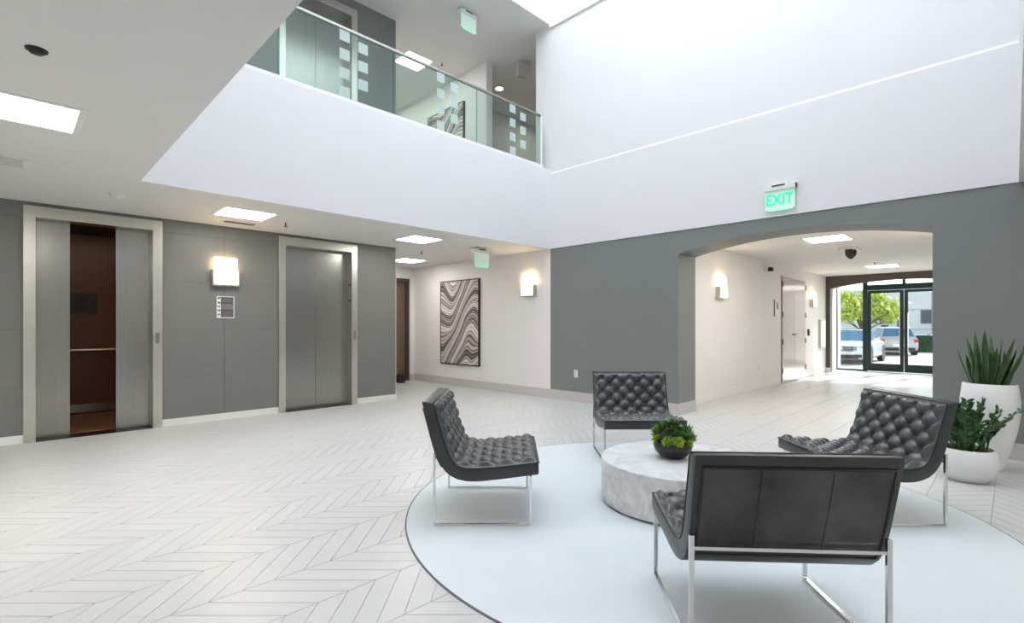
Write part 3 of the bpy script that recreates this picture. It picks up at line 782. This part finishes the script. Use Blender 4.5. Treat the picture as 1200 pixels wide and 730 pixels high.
# ------------------------------------------------------------------ signs and wall fittings
ew = text_mesh('EXIT', .165, .002)
ew.materials.append(M['exit_green'])
def exit_sign(loc, rz, label, hang=False):
    t = thing('exit_sign', label, 'exit sign', loc, rz, 'edge-lit exit signs')
    B('housing', M['white_plastic'], t, -.165, .165, -.06, -.0 if not hang else .06, .075, .135, bevel=.006)
    B('canopy', M['white_plastic'], t, -.09, .09, -.045, -.0 if not hang else .045, .135, .165, bevel=.005)
    B('indicator', M['black'], t, -.08, .06, -.064, -.06, .118, .133)
    B('end_cap', M['dark_plastic'], t, .165, .17, -.06, 0, .08, .13)
    p = B('lit_panel', M['exit_panel'], t, -.155, .155, -.036, -.030, -.14, .075)
    B('glow_edge', M['exit_glow'], t, -.12, .13, -.038, -.028, -.155, -.14)
    if hang: return t
    o_ = link('lettering', ew, t, (-.005, -.041, -.035), (math.pi/2, 0, 0)); o_.scale = (.86, 1.05, 1)
    return t
exit_sign((XW-.012, 1.885, 2.655), -math.pi/2, 'green EXIT sign on the white wall above the arch')
exit_sign((5.36, 6.08, CEIL-.165), 0, 'hanging edge-lit exit sign below the balcony in front of the wave artwork', True)
exit_sign((5.06, 6.05, CEIL2-.165), 0, 'hanging edge-lit exit sign below the upper floor ceiling', True)
o_ = thing('emergency_light', 'grey box light hanging inside the upstairs room doorway', 'light fixture', (6.74, 6.45, CEIL2), math.radians(-20))
B('housing', M['base_grey'], o_, -.12, .12, -.05, .05, -.30, -.04, bevel=.008); B('canopy', M['base_grey'], o_, -.05, .05, -.03, .03, -.04, 0)

sg = thing('evacuation_sign', 'small grey notice sign with white border under the wall sconce', 'sign', (1.925, YW, 1.42))
B('plate', M['white_plastic'], sg, -.10, .10, -.006, 0, -.14, .135)
B('panel_face', M['sign_grey'], sg, -.055, .09, -.008, -.006, -.13, .125)
for z0, z1, m_ in ((.055,.115,'sign_dark'), (-.03,.04,'sign_grey'), (-.12,-.045,'sign_dark')):
    B('text_block', M[m_], sg, -.05, .085, -.010, -.008, z0, z1)
for z in (.048, -.038, .12): B('rule', M['sign_black'], sg, -.085, .09, -.010, -.008, z-.005, z+.004)
for k in range(5): B('number_mark', M['sign_grey'], sg, -.09, -.065, -.008, -.006, -.105+.05*k, -.085+.05*k)
for z in (.10, .085, .07, -.065, -.085, -.105): B('text_line', M['sign_grey'], sg, -.04, .06, -.011, -.010, z-.003, z+.003)

def outlet(loc, rz, label):
    t = thing('wall_outlet', label, 'outlet', loc, rz, 'white wall outlets')
    B('plate', M['white_plastic'], t, -.035, .035, -.006, 0, -.058, .058, bevel=.003)
    for z in (-.022, .022): B('socket', M['base_grey'], t, -.014, .014, -.0075, -.006, z-.013, z+.013)
outlet((XW, 4.836, .435), -math.pi/2, 'white wall outlet low on the grey arch wall')
outlet((9.98, YC1, .40), 0, 'white wall outlet low on the white corridor wall')

def artwork(y0, y1, z0, z1, label, m_):
    t = thing('wave_artwork', label, 'artwork', (XW, (y0+y1)/2, (z0+z1)/2), 0, 'black and white wave artworks')
    hw, hh = (y1-y0)/2, (z1-z0)/2
    B('canvas', M[m_], t, -.038, -.004, -hw+.02, hw-.02, -hh+.02, hh-.02)
    fr = MB()
    B('frame_side', M['steel_dark'], t, -.042, 0, -hw, -hw+.018, -hh, hh); B('frame_side', M['steel_dark'], t, -.042, 0, hw-.018, hw, -hh, hh)
    B('frame_side', M['steel_dark'], t, -.042, 0, -hw+.018, hw-.018, hh-.018, hh); B('frame_side', M['steel_dark'], t, -.042, 0, -hw+.018, hw-.018, -hh, -hh+.018)
artwork(7.09, 8.28, .42, 2.08, 'tall wave artwork of black and white flowing stripes in the lift hall', 'wave_print')
artwork(7.54, 8.72, FLOOR2+.42, FLOOR2+2.0, 'wave artwork on the upper floor seen through the glass balustrade', 'wave_print_b')

# corridor fittings on the wall Y = YC1
o_ = thing('notice_panel', 'white notice plate beside the pale double door', 'sign', (10.95, YC1, 1.54))
B('plate', M['white_plastic'], o_, -.10, .14, -.012, 0, -.17, .17); B('dark_edge', M['dark_plastic'], o_, -.13, -.10, -.012, 0, -.17, .17)
B('face', M['sign_grey'], o_, .0, .10, -.014, -.012, -.02, .12)
o_ = thing('card_reader', 'small black card reader beside the pale double door', 'card reader', (13.18, YC1, 1.03))
B('reader_body', M['black'], o_, -.05, .05, -.03, 0, -.075, .075, bevel=.006); B('status_light', M['exit_glow'], o_, -.01, .01, -.032, -.03, .04, .05)
o_ = thing('directory_panel', 'tall pale directory panel next to the entrance arch', 'sign', (14.32, YC1, 1.0))
B('panel_body', M['base_grey'], o_, -.22, .22, -.045, 0, -.36, .34, bevel=.005); B('panel_face', M['white_plastic'], o_, -.20, .20, -.048, -.045, -.33, .31)
o_ = thing('wall_camera', 'small black security camera on the corridor wall', 'camera', (10.33, YC1, 2.29))
B('mount', M['white_plastic'], o_, -.09, .0, -.05, 0, -.05, .05, bevel=.006)
MB().lathe([(.055,-.02), (.06,.02), (.045,.05), (.01,.06)], 18, (.06,-.07,-.03)).build('camera_dome', M['black'], o_, smooth=50)
o_ = thing('dome_camera', 'black dome camera on a ceiling plate in the corridor', 'camera', (9.75, 1.89, CEIL))
B('ceiling_plate', M['white_plastic'], o_, -.22, .16, -.12, .12, -.018, 0, bevel=.004); B('mount_arm', M['steel_dark'], o_, -.16, .02, -.05, .05, -.045, -.018)
MB().lathe([(.02,-.15), (.05,-.135), (.078,-.09), (.08,-.04), (.075,-.018)], 24).build('dome', M['dark_plastic'], o_, smooth=50)
MB().lathe([(.012,-.162), (.03,-.15), (.04,-.138)], 16).build('lens', M['black'], o_, smooth=50)
def detector(loc, r, m_, name, label, cat='smoke detector'):
    o_ = thing(name, label, cat, loc)
    MB().lathe([(r*.3,-r*.62), (r*.7,-r*.55), (r*.95,-r*.3), (r,0)], 24).build('cover', M[m_], o_, smooth=40)
    MB().lathe([(r*1.15,-.006), (r*1.2,0)], 24).build('base_ring', M['white_plastic' if m_ != 'black' else 'dark_plastic'], o_)
detector((.085, 3.15, CEIL), .034, 'black', 'smoke_detector', 'black smoke detector on the low ceiling near the long light')
detector((.72, 6.06, CEIL), .06, 'white_plastic', 'smoke_detector', 'white smoke detector in front of the open elevator')
def sprinkler(loc, label):
    o_ = thing('sprinkler_head', label, 'sprinkler', loc)
    MB().lathe([(.035,-.005), (.04,0)], 16).build('escutcheon', M['white_plastic'], o_)
    MB().lathe([(.008,-.05), (.008,-.005)], 8).build('stem', M['steel_dark'], o_); MB().lathe([(.022,-.055), (.024,-.05)], 12).build('deflector', M['black'], o_)
sprinkler((2.365, 6.25, CEIL), 'sprinkler head in the ceiling between the square lights')
sprinkler((4.86, 7.00, CEIL), 'sprinkler head in the ceiling at the mouth of the lift hall')
sprinkler((5.70, 7.55, CEIL2), 'sprinkler head in the upper floor ceiling')
sprinkler((12.1, 1.95, CEIL), 'sprinkler head in the entrance corridor ceiling')
vt = thing('ceiling_vent', 'slim dark slotted air vent in the ceiling beside the elevator wall', 'vent', (1.98, 6.68, CEIL))
B('vent_frame', M['white_plastic'], vt, -.19, .19, -.07, .07, -.006, 0)
for k in range(4): B('slot', M['black'], vt, -.17, .17, -.055+.03*k, -.038+.03*k, -.0075, -.006)
vt = thing('ceiling_vent', 'white ceiling air vent near the plain grey wall panels', 'vent', (-.10, 5.42, CEIL))
B('vent_frame', M['white_plastic'], vt, -.2, .2, -.15, .15, -.008, 0)
for k in range(6): B('slot', M['base_grey'], vt, -.17, .17, -.125+.045*k, -.105+.045*k, -.010, -.008)

# ------------------------------------------------------------------ outside the entrance
mat('asphalt', (170,168,165), .85, var=.05, vscale=2, bump=.2, bscale=40)
mat('sidewalk', (205,205,203), .8, var=.04, vscale=3, bump=.1)
mat('stucco', (205,207,206), .8, var=.05, vscale=1.2, bump=.1, bscale=30)
mat('coping', (225,226,226), .7)
mat('win_dark', (62,68,78), .3)
mat('win_frame', (96,100,106), .5)
mat('car_white', (190,197,204), .22, coat=.6)
mat('car_silver', (176,176,180), .28, .35, coat=.5)
mat('car_glass', (58,108,140), .06, spec=.8)
mat('car_black', (22,22,24), .45)
mat('tyre', (26,26,27), .8)
mat('rim', (170,172,176), .25, .9)
mat('lamp_red', (190,22,30), .2, emit=(190,22,30), estr=.15)
mat('lamp_clear', (120,128,136), .1, spec=.8)
mat('bark', (96,82,68), .85, var=.2, vscale=10, stretch=(8,8,1), bump=.4)
mat('backlit_leaf', (176,194,78), .5, rnd=.3)  # yellowed colour stands in for sun shining through the leaves
mat('hedge', (48,74,38), .7, rnd=.35)
GZ = -.4
def sp(px, X):                                       # a point on the street at world X along the pixel column px
    a = (px-600)/F_PX; return (X, X*(1-a)/(1+a), GZ)
struct(MB().box(16.0, 17.6, -14, 22, -.35, -.03).build('sidewalk', M['sidewalk']))
struct(MB().box(17.6, 70, -30, 50, -.8, GZ).build('street', M['asphalt']))
fac = MB().box(16.05, 16.3, -14, YC0, 0, 7).box(16.05, 16.3, YC1, 22, 0, 7).box(16.05, 16.3, YC0, YC1, CEIL+.001, 7)
struct(fac.build('wall_facade', M['stucco']))
# building across the street
bd = thing('building', 'pale stucco building across the street with small dark windows', 'building', (45, 5, GZ))
for k, (a, b_) in enumerate(zip([-22,-12,-4,-1,.75,2.5,5,9,16], [-12,-4,-1,.75,2.5,5,9,16,30])):
    for z0, z1 in ((0, 1.35), (1.35, 2.75), (2.75, 4.15)): B('wall_panel', M['stucco'], bd, 0, 1, a+.02, b_-.02, z0+.015, z1-.015)
B('core', M['win_frame'], bd, .04, 1.1, -22, 30, 0, 4.15); B('coping', M['coping'], bd, -.12, 1.2, -22, 30, 4.15, 4.32)
for y0, y1, z0, z1 in ((1.2,2.25,1.75,2.55), (-1.0,-.4,1.75,2.7), (1.45,1.85,.9,1.68), (-6,-5,1.75,2.6), (9,10.2,1.7,2.6)):
    wf = B('window', M['win_frame'], bd, -.06, 0, y0, y1, z0, z1); B('pane', M['win_dark'], wf, -.07, -.06, y0+.05, y1-.05, z0+.05, z1-.05)
MB().tube([(-.1, .85, 1.1), (-.1, .85, 2.75)], .06, 8).build('downpipe', M['win_frame'], bd, smooth=40)
# low white wall and hedge
lw = thing('low_wall', 'low white wall behind the clipped hedge', 'wall', (43.5, 3.4, GZ))
B('wall_body', M['coping'], lw, 0, .3, -6, 1.6, 0, .95); B('cap', M['white_trim'], lw, -.05, .35, -6, 1.6, .95, 1.05)
for y in (-.2, -.9): B('plaque', M['win_frame'], lw, -.02, 0, y-.2, y+.15, .62, .8)
def leaf_cloud(n, fn, size, seed):
    rg = random.Random(seed); b = MB()
    for _ in range(n):
        p = Vector(fn(rg)); a = Vector((rg.gauss(0,1), rg.gauss(0,1), rg.gauss(0,1))).normalized(); c_ = a.orthogonal().normalized(); e = a.cross(c_); s = size*rg.uniform(.6,1.3)
        b.add([p-c_*s, p+e*s*.5, p+c_*s, p-e*s*.5], [(0,1,2,3)])
    return b
hg = thing('hedge', 'dark green clipped box hedge in front of the low white wall', 'hedge', (39.3, sp(1080, 39.3)[1], GZ))
def hb_(rg):
    f = rg.randrange(3); x, y, z = rg.uniform(-.4,.4), rg.uniform(-.6,.6), rg.uniform(0,.95)
    if f == 0: x = rg.choice((-.4,.4))
    elif f == 1: y = rg.choice((-.6,.6))
    else: z = .95
    return (x+rg.gauss(0,.03), y+rg.gauss(0,.03), z+rg.gauss(0,.02))
B('hedge_core', M['hedge'], hg, -.38, .38, -.58, .58, 0, .92)
o_ = leaf_cloud(1400, hb_, .05, 2).build('hedge_leaves', M['hedge'], hg, fix=False); o_['kind'] = 'stuff'
# street tree
tr = thing('street_tree', 'leafy backlit yellow-green street tree by the parked cars', 'tree', (30.2, 5.32, GZ))
tk = MB().tube([(0,0,0), (.03,.02,.7), (-.02,.05,1.3)], .10, 10, taper=.75); tk.build('trunk', M['bark'], tr, smooth=50)
rg = random.Random(4); clumps = []
bl_ = MB()
for i in range(11):
    a = i*2.4; e = rg.uniform(.5,1.2); L_ = rg.uniform(.9,1.5)
    st_ = Vector((-.02,.05,1.2+.02*i)); en = st_+Vector((math.cos(a)*L_*math.cos(e), math.sin(a)*L_*math.cos(e)*1.15, L_*math.sin(e)))
    bl_.tube([st_, st_.lerp(en,.5)+Vector((0,0,.08)), en], .04, 6, taper=.3); clumps.append(en+Vector((0,0,.2)))
bl_.build('branches', M['bark'], tr, smooth=50)
for i in range(9): clumps.append(Vector((rg.uniform(-.8,.8), rg.uniform(-1.2,1.2), rg.uniform(2.2,3.2))))
def tl(rg_):
    c_ = rg_.choice(clumps); return (c_.x+rg_.gauss(0,.24), c_.y+rg_.gauss(0,.24), c_.z+rg_.gauss(0,.18))
o_ = leaf_cloud(5200, tl, .085, 9).build('foliage', M['backlit_leaf'], tr, fix=False); o_['kind'] = 'stuff'

def car(label, loc, rz, L_, W, H, paint, suv=False):
    t = thing('car', label, 'car', loc, rz)             # local +x is the nose
    hw = W/2; hl = L_/2
    bel = H*.66; hood = H*.63
    # lower body by stations: x, half width, top z, bottom z
    S = [(-hl, .80, bel*.80, .32), (-hl+.10, .93, bel*.98 if not suv else bel, .25), (-hl+.7, 1, bel, .20), (-.2*L_, 1, bel, .19), (.18*L_, 1, bel*.99, .19), (.24*L_, 1, hood*1.03, .19), (hl-.55, .98, hood*.97, .20), (hl-.16, .92, hood*.90, .22), (hl, .80, hood*.80, .26)]
    b = MB(); vs = []; prof = [(0,.0,1), (.55,.0,1), (.90,.03,1), (1,.16,1), (1.0,.5,1), (.97,.85,1), (.86,.985,1), (.5,1.02,1), (0,1.03,1)]
    for x, k, zt, zb in S:
        ring_ = [(p[0]*hw*k, zb+(zt-zb)*p[1]) for p in prof]; ring_ = ring_+[(-y, z) for y, z in ring_[-2:0:-1]]
        vs += [(x, y, z) for y, z in ring_]
    m = len(ring_); fs = [(i*m+k, i*m+(k+1) % m, (i+1)*m+(k+1) % m, (i+1)*m+k) for i in range(len(S)-1) for k in range(m)]
    fs += [list(range(m)), list(range((len(S)-1)*m, len(S)*m))]
    b.add(vs, fs); body = b.build('body', M[paint], t, smooth=38)
    # greenhouse
    xr = -hl+.25 if suv else -hl+.75
    base = [(xr, .86), (.20*L_, .84)]; roof = [(xr+(.25 if suv else .75), .70), (.20*L_-.85, .68)]
    z0, z1 = bel-.02, H
    def cor(x, k, z): return [(x, -hw*k, z), (x, hw*k, z)]
    q = cor(*base[0], z0)+cor(*base[1], z0)+cor(*roof[0], z1-.05)+cor(*roof[1], z1-.04)+cor(roof[0][0]+.15, .6, z1)+cor(roof[1][0]-.15, .58, z1)
    cb2 = MB().add(q, [(0,1,5,4), (2,6,7,3), (0,4,6,2), (1,3,7,5), (4,5,9,8), (6,10,11,7), (4,8,10,6), (5,7,11,9), (8,9,11,10)])
    cb2.build('cabin', M[paint], t, smooth=30, bevel=.02)
    def pane(name, idx_, e=.10, push=.012):
        P_ = [Vector(q[i]) for i in idx_]; c_ = sum(P_, Vector())/4; nn = (P_[1]-P_[0]).cross(P_[3]-P_[0]).normalized()
        if nn.dot(c_-Vector((-.2, 0, bel))) < 0: nn = -nn
        P_ = [p+(c_-p)*e+nn*push for p in P_]; P2 = [p-nn*.01 for p in P_]
        MB().add(P_+P2, [(0,1,2,3), (4,7,6,5), (0,4,5,1), (1,5,6,2), (2,6,7,3), (3,7,4,0)]).build(name, M['car_glass'], t)
    pane('windshield', (2,3,7,6), .07); pane('rear_window', (1,0,4,5), .10); pane('side_window', (0,2,6,4), .10); pane('side_window', (3,1,5,7), .10)
    wr = .335
    for x in (hl-.88, -hl+.85):
        for s in (-1, 1):
            wh = empty('wheel', (x, s*(hw-.11), wr), parent=t)
            ty = MB().lathe([(.19,-.11), (wr-.02,-.11), (wr,-.08), (wr,.08), (wr-.02,.11), (.19,.11)], 24); ob = ty.build('tyre', M['tyre'], wh, smooth=40); ob.rotation_euler = (math.pi/2,0,0)
            ob = MB().lathe([(.20,-.08), (.20,.085), (.12,.10), (.02,.115)], 20).build('rim', M['rim'], wh, smooth=30); ob.rotation_euler = (-s*math.pi/2,0,0)
            ac = MB().lathe([(wr+.06,-.02), (wr+.06,.02)], 24).build('wheel_arch', M['car_black'], wh); ac.rotation_euler = (math.pi/2,0,0); ac.location = (0, s*.095, .015)
    # nose
    def slab(name, m_, x0, x1, y0, y1, za, zb, bev=.01): return B(name, M[m_], t, x0, x1, y0, y1, za, zb, bevel=bev)
    slab('grille', 'car_black', hl-.06, hl+.02, -.44, .44, hood*.60, hood*.82)
    for k in range(3): slab('grille_bar', 'rim', hl+.015, hl+.03, -.40, .40, hood*(.645+.065*k), hood*(.66+.065*k), .002)
    slab('lower_intake', 'car_black', hl-.08, hl+.015, -.62, .62, .24, .40); slab('bumper_lip', paint, hl-.15, hl+.05, -.70, .70, .42, hood*.56)
    ob = MB().lathe([(.085,0), (.085,.02), (.02,.025)], 20).build('emblem', M['rim'], t); ob.location = (hl+.02, 0, hood*.71); ob.rotation_euler = (0, math.pi/2, 0)
    for s in (-1, 1):
        hlp = MB().prism([(hl-.34, s*hw*.92), (hl-.02, s*.44), (hl+.03, s*.47), (hl-.05, s*hw*.80), (hl-.28, s*hw*.96)], 'z', hood*.64, hood*.82); hlp.build('headlamp', M['lamp_clear'], t, bevel=.01)
        slab('fog_intake', 'car_black', hl-.14, hl+.02, s*.50, s*.74, .30, .42)
        slab('tail_lamp', 'lamp_red', -hl-.01, -hl+.22, s*hw*.70, s*hw*.91, bel*.70, bel*.86)
        slab('side_mirror', paint, .20*L_-.35, .20*L_-.15, s*hw*.96, s*(hw+.16), bel+.0, bel+.13, .03)
        for x in (-.02*L_, -.22*L_): slab('door_handle', 'rim', x, x+.16, s*(hw-.005), s*(hw+.02), bel*.86, bel*.89, .004)
    slab('number_plate', 'white_plastic', -hl-.03, -hl+.05, -.26, .26, bel*.48, bel*.60, .004); slab('rear_bumper', 'car_black', -hl-.03, -hl+.2, -.7, .7, .28, .42)
    return t
x_, y_, _ = sp(985, 24.3)
car('white sedan parked nose toward the glass entrance', (x_+2.25, y_, GZ), math.pi, 4.5, 1.82, 1.44, 'car_white')
x_, y_, _ = sp(1043, 34.2)
car('silver hatchback with red tail lights parked beyond the white sedan', (x_+1.6, y_+.2, GZ), math.radians(18), 4.2, 1.82, 1.52, 'car_silver', True)
x_, y_, _ = sp(1109, 40.4)
car('white car parked on the far side of the hedge', (x_+2.0, y_, GZ), math.pi, 4.4, 1.8, 1.45, 'car_white')
